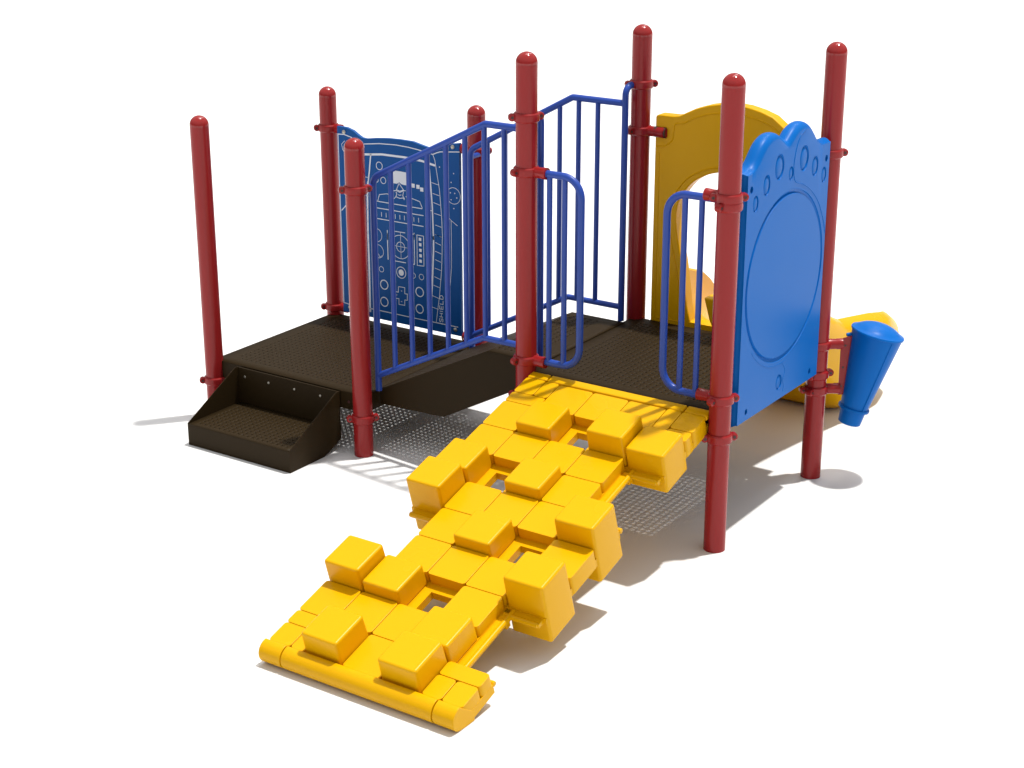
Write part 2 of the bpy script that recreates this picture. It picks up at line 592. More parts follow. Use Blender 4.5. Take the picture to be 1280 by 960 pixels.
ART_LINES = [(0.18, [(9.96, 48.55),(13.82, 49.08),(17.82, 49.3),(20.97, 49.2),(23.32, 49.0),(26.99, 48.49),(27.96, 48.92),(28.74, 49.2),(33.42, 49.73)]),(0.42, [(9.88, 46.44),(14.35, 46.98),(20.03, 47.08),(24.38, 46.87),(27.53, 46.35)]),(0.18, [(6.93, 49.49),(4.89, 49.9),(3.34, 49.81),(3.31, 37.91),(3.32, 14.48),(4.6, 14.35),(12.36, 14.38),(22.05, 14.31),(32.57, 14.34)]),(0.18, [(3.56, 34.11),(4.87, 35.38)]),(0.3, [(11.6, 46.78),(11.16, 43.44),(10.75, 41.01)]),(0.4, [(10.69, 41.02),(10.43, 38.03),(10.29, 30.56),(10.35, 23.86),(10.28, 13.61)]),(0.3, [(26.03, 46.29),(26.34, 42.36),(26.66, 38.07),(26.82, 31.36)]),(0.34, [(26.84, 32.14),(26.79, 29.59),(26.32, 21.97),(25.92, 17.56)]),(0.12, [(26.99, 48.49),(27.45, 47.45),(28.46, 41.8),(28.88, 36.51),(29.01, 32.82),(28.85, 28.41),(28.65, 25.1),(28.04, 19.88),(27.15, 14.37)]),(0.1, [(26.56, 42.89),(28.27, 42.61)]),(0.1, [(26.82, 40.76),(28.43, 40.48)]),(0.1, [(26.98, 38.95),(28.59, 38.59)]),(0.1, [(27.14, 36.8),(28.76, 36.56)]),(0.1, [(27.3, 34.47),(28.81, 34.22)]),(0.1, [(27.26, 32.53),(28.78, 32.24)]),(0.1, [(27.15, 32.53),(28.78, 32.26)]),(0.1, [(27.22, 30.93),(28.64, 30.55)]),(0.1, [(27.19, 29.14),(28.71, 28.78)]),(0.1, [(27.15, 27.43),(28.58, 27.06)]),(0.1, [(27.01, 25.66),(28.65, 25.36)]),(0.1, [(26.87, 23.87),(28.41, 23.49)]),(0.1, [(26.63, 22.06),(28.21, 21.77)]),(0.1, [(26.27, 19.85),(28.02, 19.49)]),(0.1, [(25.98, 17.49),(27.77, 17.19)]),(0.15, [(25.93, 37.22),(26.64, 37.23)]),(0.1, [(8.06, 41.99),(10.92, 41.86)]),(0.1, [(7.9, 38.19),(10.78, 38.08)]),(0.1, [(7.79, 35.36),(10.68, 35.27)]),(0.1, [(7.69, 32.86),(10.58, 32.77)]),(0.1, [(7.6, 30.67),(10.5, 30.59)]),(0.1, [(7.52, 28.65),(10.42, 28.58)]),(0.1, [(7.43, 26.61),(10.35, 26.55)]),(0.1, [(7.35, 24.57),(10.27, 24.52)]),(0.1, [(7.27, 22.52),(10.19, 22.48)]),(0.1, [(7.18, 20.46),(10.12, 20.43)]),(0.1, [(7.1, 18.4),(10.04, 18.37)]),(0.1, [(7.0, 15.97),(9.95, 15.96)]),(0.16, [(12.4, 37.31),(24.19, 37.31)]),(0.16, [(12.35, 35.93),(24.47, 35.95)]),(0.16, [(12.38, 33.74),(24.42, 33.75)]),(0.12, [(12.75, 35.18),(12.76, 34.24)]),(0.12, [(13.92, 35.2),(13.93, 34.26)]),(0.12, [(15.08, 35.21),(15.1, 34.27)]),(0.12, [(16.24, 35.23),(16.26, 34.29)]),(0.12, [(17.4, 35.25),(17.41, 34.31)]),(0.12, [(18.55, 35.26),(18.57, 34.33)]),(0.12, [(19.7, 35.28),(19.72, 34.35)]),(0.12, [(20.84, 35.3),(20.86, 34.37)]),(0.12, [(22.05, 35.31),(22.06, 34.38)]),(0.12, [(23.22, 35.33),(23.24, 34.4)]),(0.13, [(13.04, 37.31),(13.51, 38.74),(15.43, 39.16),(16.78, 38.92)]),(0.13, [(20.12, 39.2),(21.36, 39.11),(23.61, 38.66),(24.2, 37.4)]),(0.14, [(18.53, 41.68),(17.87, 40.33),(18.69, 40.1),(19.64, 40.48),(18.53, 41.68)]),(0.14, [(17.02, 39.96),(17.76, 40.15),(18.69, 39.88),(19.64, 40.34),(20.15, 40.38)]),(0.14, [(17.75, 39.89),(17.95, 39.41),(17.61, 38.78),(17.18, 38.38)]),(0.14, [(17.72, 38.87),(18.65, 38.66),(19.49, 38.86),(19.79, 38.48)]),(0.14, [(19.63, 40.14),(19.4, 39.27),(19.9, 38.66)]),(0.1, [(18.26, 39.37),(18.67, 39.26),(19.09, 39.43)]),(0.14, [(16.87, 31.73),(19.81, 31.77)]),(0.16, [(21.48, 31.84),(22.04, 31.81),(22.09, 30.65)]),(0.16, [(22.05, 32.12),(22.0, 25.59),(21.42, 25.59)]),(0.2, [(15.29, 31.71),(15.3, 29.64)]),(0.2, [(15.27, 31.12),(15.3, 25.58)]),(0.16, [(16.89, 25.57),(19.85, 25.6)]),(0.08, [(18.6, 31.78),(18.63, 26.36)]),(0.08, [(16.78, 28.76),(20.25, 28.73)]),(0.13, [(24.37, 31.78),(22.72, 31.79),(22.67, 25.52),(24.33, 25.62),(24.37, 31.78)]),(0.13, [(17.79, 20.3),(19.38, 20.34),(19.35, 19.07),(19.98, 19.09),(19.95, 17.76),(19.31, 17.74),(19.28, 16.59),(17.79, 16.55),(17.82, 17.76),(16.97, 17.7),(17.01, 19.12),(17.69, 19.11),(17.79, 20.3)]),(0.1, [(13.17, 25.77),(12.87, 26.42)]),(0.1, [(13.17, 25.77),(13.72, 26.12)]),(0.1, [(12.55, 29.51),(12.78, 29.89)]),(0.1, [(30.43, 36.57),(31.19, 35.95),(32.72, 35.05)]),(0.1, [(31.19, 35.95),(31.18, 32.01),(31.13, 26.48),(30.74, 22.65),(30.34, 19.94)]),(0.1, [(5.13, 46.03),(4.44, 46.77),(4.18, 47.87),(5.04, 48.62)])]
ART_SQUARES = [((23.47, 31.0), 0.62, 0.62),((23.5, 29.91), 0.62, 0.62),((23.52, 28.75), 0.62, 0.62),((23.53, 27.64), 0.62, 0.62),((23.52, 26.52), 0.62, 0.62),((22.04, 41.67), 0.8, 0.8),((23.23, 41.59), 0.8, 0.8),((24.14, 41.16), 0.8, 0.8),((18.55, 19.5), 0.3, 0.12),((18.49, 17.25), 0.3, 0.12),((17.27, 18.45), 0.3, 0.12),((30.49, 28.99), 0.35, 0.28),((30.49, 28.5), 0.35, 0.28),((30.48, 28.01), 0.35, 0.28),((30.47, 27.52), 0.35, 0.28),((30.46, 27.03), 0.35, 0.28)]
ART_POLYS = [[(16.84, 44.15),(19.85, 44.11),(20.88, 44.07),(20.81, 41.55),(19.77, 41.5),(19.15, 41.59),(18.64, 41.89),(18.01, 41.53),(16.86, 41.55)]]
ART_CIRCLES = [((13.68, 44.59), 0.77, 0.14, 0),((14.59, 41.76), 0.65, 0.12, 0),((12.79, 41.7), 0.55, 0.12, 0),((18.51, 28.67), 2.41, 0.12, 0),((18.57, 28.68), 1.03, 0.12, 0),((12.47, 30.26), 1.38, 0.1, 0),((12.78, 26.93), 1.38, 0.1, 0),((13.51, 23.25), 0.57, 0.1, 0),((14.11, 20.1), 0.95, 0.2, 0),((14.03, 16.45), 0.95, 0.2, 0),((18.56, 23.36), 1.17, 0.14, 0),((21.57, 23.24), 0.57, 0.1, 0),((23.65, 23.26), 0.57, 0.1, 0),((23.12, 20.05), 0.95, 0.2, 0),((23.03, 16.5), 0.9, 0.2, 0),((18.56, 23.36), 0.65, 0, 1),((31.85, 40.92), 1.62, 0.1, 0),((32.14, 41.46), 0.12, 0, 1),((31.09, 41.44), 0.12, 0, 1),((31.26, 40.08), 0.12, 0, 1),((32.61, 40.61), 0.12, 0, 1),((31.92, 45.33), 0.12, 0, 1),((31.31, 43.52), 0.12, 0, 1),((31.88, 38.41), 0.12, 0, 1),((28.58, 46.18), 0.12, 0, 1)]
for w, pts in ART_LINES:
    strip(bm, pts, w)
for (x, z), w, h in ART_SQUARES:
    bm.faces.new([bm.verts.new((x + a * w / 2, LY, z + b * h / 2)) for a, b in ((-1, -1), (1, -1), (1, 1), (-1, 1))])
for P in ART_POLYS:
    bm.faces.new([bm.verts.new((x, LY, z)) for x, z in P])
for (x, z), r, w, fill in ART_CIRCLES:
    n = 28
    if fill:
        bm.faces.new([bm.verts.new((x + r * math.cos(2 * math.pi * k / n), LY, z + r * math.sin(2 * math.pi * k / n))) for k in range(n)])
    else:
        A = [[bm.verts.new((x + q * math.cos(2 * math.pi * k / n), LY, z + q * math.sin(2 * math.pi * k / n))) for k in range(n)] for q in (r - w / 2, r + w / 2)]
        for k in range(n):
            bm.faces.new((A[0][k], A[0][(k + 1) % n], A[1][(k + 1) % n], A[1][k]))
# the lettering along the right ladder, reading upwards
GL = {'S': [[(1, .85), (.8, 1), (.2, 1), (0, .8), (.2, .55), (.8, .45), (1, .2), (.8, 0), (.2, 0), (0, .15)]],
      'H': [[(0, 0), (0, 1)], [(1, 0), (1, 1)], [(0, .5), (1, .5)]], 'I': [[(.5, 0), (.5, 1)]],
      'E': [[(1, 0), (0, 0), (0, 1), (1, 1)], [(0, .5), (.8, .5)]], 'L': [[(0, 1), (0, 0), (1, 0)]],
      'D': [[(0, 0), (0, 1), (.6, 1), (1, .7), (1, .3), (.6, 0), (0, 0)]]}
pos = 0.0
for ch in "SHIELD":
    wch = .25 if ch == 'I' else .72
    for stk_ in GL[ch]:
        strip(bm, [(28.8 - b * .82 + (pos + a * wch) * .03, 14.7 + pos + a * wch) for a, b in stk_], .13)
    pos += wch + .33
for f in bm.faces: f.material_index = 1
bmesh.ops.scale(bm, vec=(I, I, I), verts=bm.verts)
bm.normal_update()
bmesh.ops.reverse_faces(bm, faces=[f for f in bm.faces if f.normal.y > 0])
bm.from_mesh(cp.data)
bm.to_mesh(cp.data); bm.free()
cp.data.materials.append(WHITE)
bm = bmesh.new()
for x, z in ((4.9, 50.4), (31.8, 50.5), (31.9, 13.7), (4.9, 13.7)):
    lathe(bm, [(0, 0), (.42, 0), (.42, .12), (.25, .25), (0, .28)], (x, PY, z), (0, -1, 0), seg=16)
obj("panel_bolt", bm, STEEL, cp)

# ------------------------------------------------------------------ blue moulded end panel
def groove(bm, pts, r, closed=False):
    tube(bm, pts, r, seg=8, closed=closed)

PXF, PXB = 110.4, 107.6
top = [(3.0, 61.2), (5.0, 61.6), (6.3, 62.4), (7.6, 63.7), (9.2, 65.0), (11.2, 65.8), (13.2, 65.8), (15.0, 65.1), (16.5, 64.2), (17.3, 63.8), (18.2, 64.3), (19.8, 65.3), (21.6, 65.9), (23.6, 65.9), (25.6, 65.1), (27.2, 63.8), (28.6, 62.5), (30.0, 61.7), (31.4, 61.4), (33.6, 61.5)]
def smooth_curve(P, n=4):
    out = []
    for i in range(len(P) - 1):
        p0, p1, p2, p3 = P[max(i - 1, 0)], P[i], P[i + 1], P[min(i + 2, len(P) - 1)]
        for k in range(n):
            t = k / n
            out.append(tuple(.5 * (2 * p1[j] + (p2[j] - p0[j]) * t + (2 * p0[j] - 5 * p1[j] + 4 * p2[j] - p3[j]) * t * t + (3 * p1[j] - p0[j] - 3 * p2[j] + p3[j]) * t ** 3) for j in (0, 1)))
    out.append(P[-1])
    return out
top_s = smooth_curve(top, 3)
outl = [(33.6, 20.1), (3.0, 20.1)] + top_s
# shell: rounded edge built from stepped inset rings
def inset_outline(P, d):
    n = len(P)
    out = []
    area = sum(P[i][0] * P[(i + 1) % n][1] - P[(i + 1) % n][0] * P[i][1] for i in range(n))
    s = 1 if area > 0 else -1
    for i in range(n):
        a, b, c = Vector(P[i - 1]), Vector(P[i]), Vector(P[(i + 1) % n])
        d0, d1 = (b - a).normalized(), (c - b).normalized()
        n0, n1 = Vector((-d0.y, d0.x)) * s, Vector((-d1.y, d1.x)) * s
        nn = (n0 + n1)
        nn = nn.normalized() if nn.length > .1 else n0
        k = d / max(.45, nn.dot(n0))
        out.append((b.x + nn.x * k, b.y + nn.y * k))
    return out

def ringed(bm, stages, P3):
    """stages: list of (outline, depth) -> loft of equal-length rings, capped at both ends"""
    rings = [[bm.verts.new(Vector(P3(a, b, dp))) for a, b in O_] for O_, dp in stages]
    n = len(rings[0])
    for A, B in zip(rings, rings[1:]):
        for k in range(n):
            bm.faces.new((A[k], A[(k + 1) % n], B[(k + 1) % n], B[k]))
    for R_ in (rings[0], rings[-1]):
        ed = [bm.edges.get((R_[k], R_[(k + 1) % n])) for k in range(n)]
        bmesh.ops.triangle_fill(bm, use_beauty=True, edges=ed)

def circle(cx, cz, r, n=48, rz=None):
    rz = rz or r
    return [(cx + r * math.cos(2 * math.pi * k / n), cz + rz * math.sin(2 * math.pi * k / n)) for k in range(n)]

bm = bmesh.new()
def ptop(O_, amt):
    """inset used for the puffed cloud edge: full inset on top, small elsewhere"""
    big = inset_outline(O_, amt)
    small = inset_outline(O_, min(amt, .35))
    res = []
    for (p, q, s_) in zip(O_, big, small):
        w = max(0.0, min(1.0, (p[1] - 61.3) / 1.6))
        res.append((s_[0] * (1 - w) + q[0] * w, s_[1] * (1 - w) + q[1] * w))
    return res
stages = []
for k in range(6):
    a = k / 5 * math.pi / 2
    stages.append((ptop(outl, 1.15 * (1 - math.sin(a))), PXB + 1.3 * (1 - math.cos(a))))
for k in range(6):
    a = k / 5 * math.pi / 2
    stages.append((ptop(outl, 1.15 * (1 - math.cos(a))), PXF - 1.3 + 1.3 * math.sin(a)))
ringed(bm, stages, lambda a, b, dp: (dp, a, b))
bp_ = obj("end_panel", bm, PBLUE, root, smooth=50, label="blue moulded panel with a big round disc and bubble dishes")

# dishes, disc and grooves are cut with boolean tools made here and then removed
def cut(target, bmc, solver='EXACT'):
    bmesh.ops.recalc_face_normals(bmc, faces=bmc.faces)
    me = bpy.data.meshes.new("tool")
    bmesh.ops.scale(bmc, vec=(I, I, I), verts=bmc.verts)
    bmc.to_mesh(me); bmc.free()
    t = bpy.data.objects.new("tool", me)
    scene.collection.objects.link(t)
    md = target.modifiers.new("cut", 'BOOLEAN')
    md.operation = 'DIFFERENCE'; md.solver = solver; md.object = t
    dg = bpy.context.evaluated_depsgraph_get()
    new = bpy.data.meshes.new_from_object(target.evaluated_get(dg))
    target.modifiers.remove(md)
    old = target.data
    target.data = new
    bpy.data.meshes.remove(old)
    bpy.data.objects.remove(t)
    new.polygons.foreach_set("use_smooth", [True] * len(new.polygons))
    new.set_sharp_from_angle(angle=math.radians(38))

CY, CZ, CR = 18.3, 41.6, 14.0
bmc = bmesh.new()
# ring groove round the disc
n = 72
prof = [(CR + .35, .3), (CR + .1, -.18), (CR - .35, -.34), (CR - .7, .3)]
rings = [[bmc.verts.new((PXF + h, CY + r * math.cos(2 * math.pi * k / n), CZ + r * math.sin(2 * math.pi * k / n))) for k in range(n)] for r, h in prof]
for i in range(4):
    A, B = rings[i], rings[(i + 1) % 4]
    for k in range(n):
        bmc.faces.new((A[k], A[(k + 1) % n], B[(k + 1) % n], B[k]))
cut(bp_, bmc)
dishes = [(6.3, 56.0, .95, 1.35), (9.9, 58.2, 1.2, 1.7), (14.2, 60.3, 1.6, 2.1), (18.5, 58.5, .85, 1.15), (23.2, 60.1, 1.65, 2.15), (27.5, 58.0, 1.25, 1.7), (31.2, 55.9, .95, 1.35), (18.1, 23.5, 1.15, 1.35)]
for cy, cz, ry, rz in dishes:
    bmc = bmesh.new()
    n = 28
    # shallow annular channel leaving a pillow in the middle
    prof = [(1.0, .3), (.97, -.10), (.86, -.24), (.72, -.16), (.66, .02), (.6, .3)]
    prof = [(1.02, .3), (.99, -.08), (.88, -.30), (0.0, -.30), (0.0, .3)]
    rr = [[bmc.verts.new((PXF + h, cy + r * ry * math.cos(2 * math.pi * k / n), cz + r * rz * math.sin(2 * math.pi * k / n))) for k in range(n)] for r, h in prof[:3]]
    for i in range(2):
        for k in range(n):
            bmc.faces.new((rr[i][k], rr[i][(k + 1) % n], rr[i + 1][(k + 1) % n], rr[i + 1][k]))
    bmc.faces.new(rr[0]); bmc.faces.new(rr[2])
    cut(bp_, bmc)
    bm = bmesh.new()
    lathe(bm, [(0, -.31), (.84, -.31), (.80, -.16), (.6, -.06), (.3, -.02), (0, -.01)], (0, 0, 0), (1, 0, 0), seg=28)
    for v in bm.verts:
        v.co = Vector((PXF + v.co.x, cy + v.co.y * ry, cz + v.co.z * rz))
    obj("bubble_dish", bm, PBLUE, bp_, smooth=60)
for cy, cz, ry, rz in ((4.7, 58.5, .5, .6), (31.9, 58.5, .5, .6), (6.4, 21.9, .45, .55), (30.2, 21.9, .45, .55)):
    bmc = bmesh.new()
    n = 20
    rr = [[bmc.verts.new((PXF + h, cy + ry * math.cos(2 * math.pi * k / n), cz + rz * math.sin(2 * math.pi * k / n))) for k in range(n)] for h in (.4, -1.6)]
    for k in range(n):
        bmc.faces.new((rr[0][k], rr[0][(k + 1) % n], rr[1][(k + 1) % n], rr[1][k]))
    bmc.faces.new(rr[0]); bmc.faces.new(rr[1][::-1])
    cut(bp_, bmc)
# thin moulded outline of the right cloud and round the disc
bm = bmesh.new()
arc = smooth_curve([(23.4, 64.9), (21.2, 63.9), (19.9, 61.8), (19.4, 59.3), (19.9, 57.3), (21.3, 56.4), (23.4, 55.8), (26.4, 54.3), (29.5, 51.8), (31.9, 48.4), (33.1, 45.6)], 5)
groove(bm, [(PXF - .02, a, b) for a, b in arc], .10)
arc = smooth_curve([(19.0, 26.6), (20.0, 25.6), (20.1, 24.6), (19.6, 23.6), (20.0, 22.4), (19.7, 21.4)], 5)
groove(bm, [(PXF - .02, a, b) for a, b in arc], .07)
groove(bm, [(PXF - .02, CY + (CR + .9) * math.cos(t * math.pi / 30), CZ + (CR + .9) * math.sin(t * math.pi / 30)) for t in range(37, 47)], .07)
obj("moulded_line", bm, PBLUE, bp_)

# ------------------------------------------------------------------ yellow arch panel at the slide
AX = 90.7
AY = 36.7
half = [(15.3, 22.7), (15.3, 60.9), (14.9, 61.3), (11.6, 61.35), (10.6, 61.5), (9.4, 62.1), (7.4, 63.1), (5, 63.9), (2.5, 64.4), (0, 64.55)]
outl = [(AX - a, b) for a, b in half] + [(AX + a, b) for a, b in half[::-1][1:4]] + [(AX + 9.5, 61.6), (AX + 11.6, 60.4), (AX + 13.6, 58.9), (AX + 15.3, 57.2), (AX + 15.3, 22.7)]
hw = [(7.0, 24.2), (7.8, 27.0), (8.4, 31), (9.2, 35.5), (10.0, 38.5), (10.5, 41.5), (10.6, 43.8), (10.2, 46.0), (9.0, 48.2), (7.2, 50.2), (4.6, 51.7), (2.2, 52.4)]
hw = smooth_curve(hw, 3)
hole = [(AX - a, b) for a, b in hw] + [(AX, 52.5)] + [(AX + a, b) for a, b in hw[::-1]]
bm = bmesh.new()
prism(bm, outl, lambda a, b: (a, AY, b), lambda a, b: (a, AY + 2.6, b), hole=hole)
ap = obj("arch_panel", bm, YEL, root, bevel=.35, segs=3, label="yellow arched panel framing the top of the slide")
bm = bmesh.new()
ins = [(AX - a, b) for a, b in [(13.2, 23.8), (13.2, 56.0)]]
l1 = smooth_curve([(AX - 15.0, 55.6), (AX - 13.2, 55.9), (AX - 11.9, 57.0), (AX - 11.6, 58.6), (AX - 11.3, 60.0), (AX - 9.6, 60.3), (AX - 7.6, 61.4), (AX - 4.5, 62.5), (AX, 63.0), (AX + 4.5, 62.5), (AX + 7.6, 61.4), (AX + 9.6, 60.2), (AX + 12.2, 58.3), (AX + 13.8, 56.6)], 4)
groove(bm, [(a, AY - .01, b) for a, b in l1], .13)
off = [(AX - a * 1.13, 43 + (b - 43) * 1.10) for a, b in hw if b > 29] + [(AX, 53.6)] + [(AX + a * 1.13, 43 + (b - 43) * 1.10) for a, b in hw[::-1] if b > 29]
groove(bm, [(a, AY - .01, b) for a, b in off], .13)
for dx in (-1, 1):
    groove(bm, [(AX + dx * 14.3, AY - .01, 24.0), (AX + dx * 14.3, AY - .01, 54.5)], .09)
    groove(bm, [(AX + dx * 14.0, AY - .01, 23.9), (AX + dx * 9.4, AY - .01, 23.9), (AX + dx * 9.4, AY - .01, 30.5)], .09)
obj("moulded_line", bm, YEL, ap)
bm = bmesh.new()
for dx in (-1, 1):
    lathe(bm, [(0, 0), (.38, 0), (.38, .12), (0, .14)], (AX + dx * 12.4, AY, 27.4), (0, -1, 0), seg=14)
obj("panel_bolt", bm, DARKBOLT_SHADE, ap)
bm = bmesh.new()
for dx in (-1,):
    tube(bm, [(X5 + 4.6, Y2, 58.2), (AX - 13.0, Y2 - .3, 58.2)], .8, seg=16)
obj("panel_pin", bm, RED, ap)
bm = bmesh.new()
tube(bm, [(AX - 15.35, AY - .05, 58.2), (AX - 13.0, AY - .05, 58.2)], .95, seg=16)  # solid dark tube, its colour painted as the shade inside the notch
obj("pin_slot_shade", bm, DARKBOLT_SHADE, ap)

# ------------------------------------------------------------------ slide
def lerp(T, y):
    for (a, va), (b, vb) in zip(T, T[1:]):
        if y <= b: 
            t = (y - a) / (b - a); t = t * t * (3 - 2 * t) if False else t
            return va + (vb - va) * t
    return T[-1][1]
floor = [(38.6, 23.4), (43, 23.0), (47, 21.0), (55, 14.6), (62, 9.0), (67, 5.6), (72, 3.8), (80, 3.0), (90, 2.8)]
rtop = [(38.6, 29.8), (43, 29.2), (50, 26.0), (55, 23.8), (57.5, 22.9), (62, 20.9), (68, 20.0), (75, 18.9), (83, 17.2), (87.6, 15.0), (90.5, 12.0), (93, 8.4), (95, 4.2)]
ltop = [(38.6, 32.0), (41, 32.6), (45, 31.3), (49, 29.9), (52, 28.0), (56, 24.4), (61, 18.5), (68, 12.5), (78, 10.5), (88, 9.0), (92, 6.5), (95, 4.2)]
rx = [(38.6, 100.5), (45, 101.0), (60, 101.5), (70, 102.2), (80, 102.8), (88, 101.6), (92, 99.4), (95, 96.0)]
lx = [(38.6, 80.2), (45, 79.6), (60, 78.6), (80, 78.6), (88, 79.6), (95, 83)]
ys = [38.6 + k * (95 - 38.6) / 48 for k in range(49)]
bm = bmesh.new()
rings = []
for y in ys:
    zf_, zr, zl_ = lerp(floor, y), lerp(rtop, y), lerp(ltop, y)
    xr, xl = lerp(rx, y), lerp(lx, y)
    fl, fr = xl + 4.5, xr - 7.0
    pr_ = []
    N = 9
    # inner surface from left lip to right lip
    for k in range(N + 1):
        a = k / N * math.pi / 2
        pr_.append((fl - (fl - xl - .6) * math.cos(a), zf_ + (zl_ - zf_) * (1 - math.sin(a))))
    for k in range(N + 1):
        a = k / N * math.pi / 2
        pr_.append((fr + (xr - .6 - fr) * math.sin(a), zf_ + (zr - zf_) * (1 - math.cos(a))))
    pr_ += [(xr - .2, zr + .35), (xr + .5, zr + .1)]
    base = max(0.02, zf_ - 2.2) if y < 66 else 0.02 + max(0, (70 - y)) * .5
    hh = (zr - base) / 18.0
    ctrl = [(xr + .6, zr + .05), (xr + 1.5 * hh + .6, zr - 1.3 * hh), (xr + 2.3 * hh + .6, zr - 4.2 * hh), (xr + 2.5 * hh + .6, zr - 8.0 * hh), (xr + 1.2 * hh, base + 4.5 * hh), (xr - 1.5, base + 1.1 * hh), (fr + 1.6, base)]
    pr_ += smooth_curve(ctrl, 3)[1:]
    for k in range(7):
        a = 1 - k / 6
        s_ = a ** 1.6
        pr_.append((xl - .5 + (fl - xl - 1.0) * s_ * .8, zl_ + (base - zl_) * a ** .8))
    pr_ += [(xl + .1, zl_ + .35)]
    rings.append([bm.verts.new((a, y - max(0, (y - 66) / 24) ** 1.5 * .85 * max(0, 12 - b), b)) for a, b in pr_])
n = len(rings[0])
for A, B in zip(rings, rings[1:]):
    for k in range(n):
        bm.faces.new((A[k], A[(k + 1) % n], B[(k + 1) % n], B[k]))
for R_ in (rings[0], rings[-1]):
    ed = [bm.edges.get((R_[k], R_[(k + 1) % n])) for k in range(n)]
    bmesh.ops.triangle_fill(bm, use_beauty=True, edges=ed)
obj("slide", bm, YEL, root, smooth=50, label="yellow plastic slide dropping away behind the arch panel")
bm = bmesh.new()
prism(bm, [(88.0, 30.4), (99.5, 30.4), (99.5, 23.5), (90.6, 23.5), (89.2, 26.4)], lambda a, b: (a, 33.4, b), lambda a, b: (a, 36.4, b))
obj("entry_wing", bm, YEL, ap, bevel=.3, segs=3)

# ------------------------------------------------------------------ blue drum on its bracket
ph = math.radians(38)
dv = Vector((math.cos(ph), math.sin(ph), 0))
P8 = Vector((X7, Y2, 0))
T_ = P8 + dv * 10.35 + Vector((0, 0, 26.7))
B_ = P8 + dv * 6.35 + Vector((0, 0, 9.9))
ax_ = (T_ - B_)
Ld = ax_.length
bm = bmesh.new()
prof = [(0, 0), (1.8, 0), (2.0, .15), (2.25, 2.7), (2.75, 2.75), (2.8, 3.0), (2.75, 3.2), (2.45, 3.3), (4.42, Ld - .6), (4.45, Ld - .4), (4.62, Ld - .35), (4.7, Ld - .1), (4.62, Ld + .08), (4.2, Ld + .12)]
lathe(bm, prof + [(3.7, Ld + .55), (2.9, Ld + 1.0), (1.9, Ld + 1.35), (.9, Ld + 1.5), (0, Ld + 1.55)], B_, ax_, seg=56)
dr = obj("drum", bm, PBLUE, root, smooth=40, label="blue cone shaped drum leaning out beside the rear right post")
bm = bmesh.new()
axn = ax_.normalized()
fwd = Vector((.50, -.87, 0)); fwd = (fwd - axn * fwd.dot(axn)).normalized()
sidev = axn.cross(fwd)
for ang in (28, 208):
    d = fwd * math.cos(math.radians(ang)) + sidev * math.sin(math.radians(ang)) * -1
    if ang == 28: d = fwd * math.cos(math.radians(28)) + dv * math.sin(math.radians(28)); d = (d - axn * d.dot(axn)).normalized()
    tube(bm, [B_ + axn * 3.2 + d * 2.5, B_ + axn * (Ld - .6) + d * 4.42], .13, seg=8)
obj("mould_seam", bm, PBLUE, dr)
bm = bmesh.new()
nrm = Vector((dv.y, -dv.x, 0))
br = [(3.95, 25.4), (4.3, 25.75), (6.6, 26.3), (6.9, 25.9), (5.2, 15.6), (4.95, 15.3), (4.0, 15.3)]
prism(bm, br, lambda a, b: P8 + dv * a + nrm * .12 + Vector((0, 0, b)), lambda a, b: P8 + dv * a - nrm * .12 + Vector((0, 0, b)))
bk = obj("drum_bracket", bm, RED, dr, bevel=.05)
bm = bmesh.new()
for a, b in ((4.75, 24.4), (4.55, 20.4), (4.4, 16.9)):
    lathe(bm, [(0, 0), (.2, 0), (.2, .05), (0, .05)], P8 + dv * a + nrm * .12 + Vector((0, 0, b)), nrm, seg=12)
obj("bracket_bolt", bm, DARKBOLT_SHADE, dr)
bm = bmesh.new()
prism(bm, [(5.0, 26.35), (7.2, 26.75), (7.4, 25.9), (5.0, 25.9)], lambda a, b: P8 + dv * a - nrm * .2 + Vector((0, 0, b)), lambda a, b: P8 + dv * a - nrm * .9 + Vector((0, 0, b)))
obj("drum_flange", bm, PBLUE, dr, bevel=.05)

# ------------------------------------------------------------------ yellow block ramp
CT, ST = math.cos(math.atan(.302)), math.sin(math.atan(.302))
RZ = 4.4 + .302 * (-6.2)
def rp(x, s, n):
    return Vector((x, -70 + s * CT - n * ST, RZ + s * ST + n * CT))
XE = [73.8, 80.4, 87.1, 93.8, 100.7, 107.6]
S0 = [2.3 + 6.87 * k for k in range(11)]
GRID = {  # row: cells A..E   F flat, H hole, . empty, digits = block height in half steps
    0: "F2F2F", 1: "FFF1.", 2: "21HF.", 3: ".FFF2", 4: ".F1HF",
    5: "2FFF2", 6: "1H1F.", 7: "FFFF.", 8: "F1H21", 9: "FFFFF"}
GRID[1] = "FFF1."
bm = bmesh.new()     # carrying body under the tiles
TB, TT = -3.2, -1.9
for k, row in GRID.items():
    for j, ch in enumerate(row):
        if ch == '.': continue
        s0, s1, x0, x1 = S0[k], S0[k + 1], XE[j], XE[j + 1]
        if k == 9: s1 += .9
        e = .002 * (j + 1)
        if ch == 'H':
            a, b, c, d = x0, x1, s0, s1
            m_ = 1.5
            for (p, q, r_, t_) in ((a, a + m_, c, d), (b - m_, b, c, d), (a + m_, b - m_, c, c + m_), (a + m_, b - m_, d - m_, d)):
                box(bm, p, q, r_, t_, TB, TT, tf=rp)
        else:
            box(bm, x0 + (.2 if j == 0 else 0), x1 - (.2 if j == 4 else 0), s0, s1, TB if k else -2.0, TT, tf=rp)
ramp = obj("block_ramp", bm, YEL, root, label="yellow climbing ramp built of square plastic blocks")
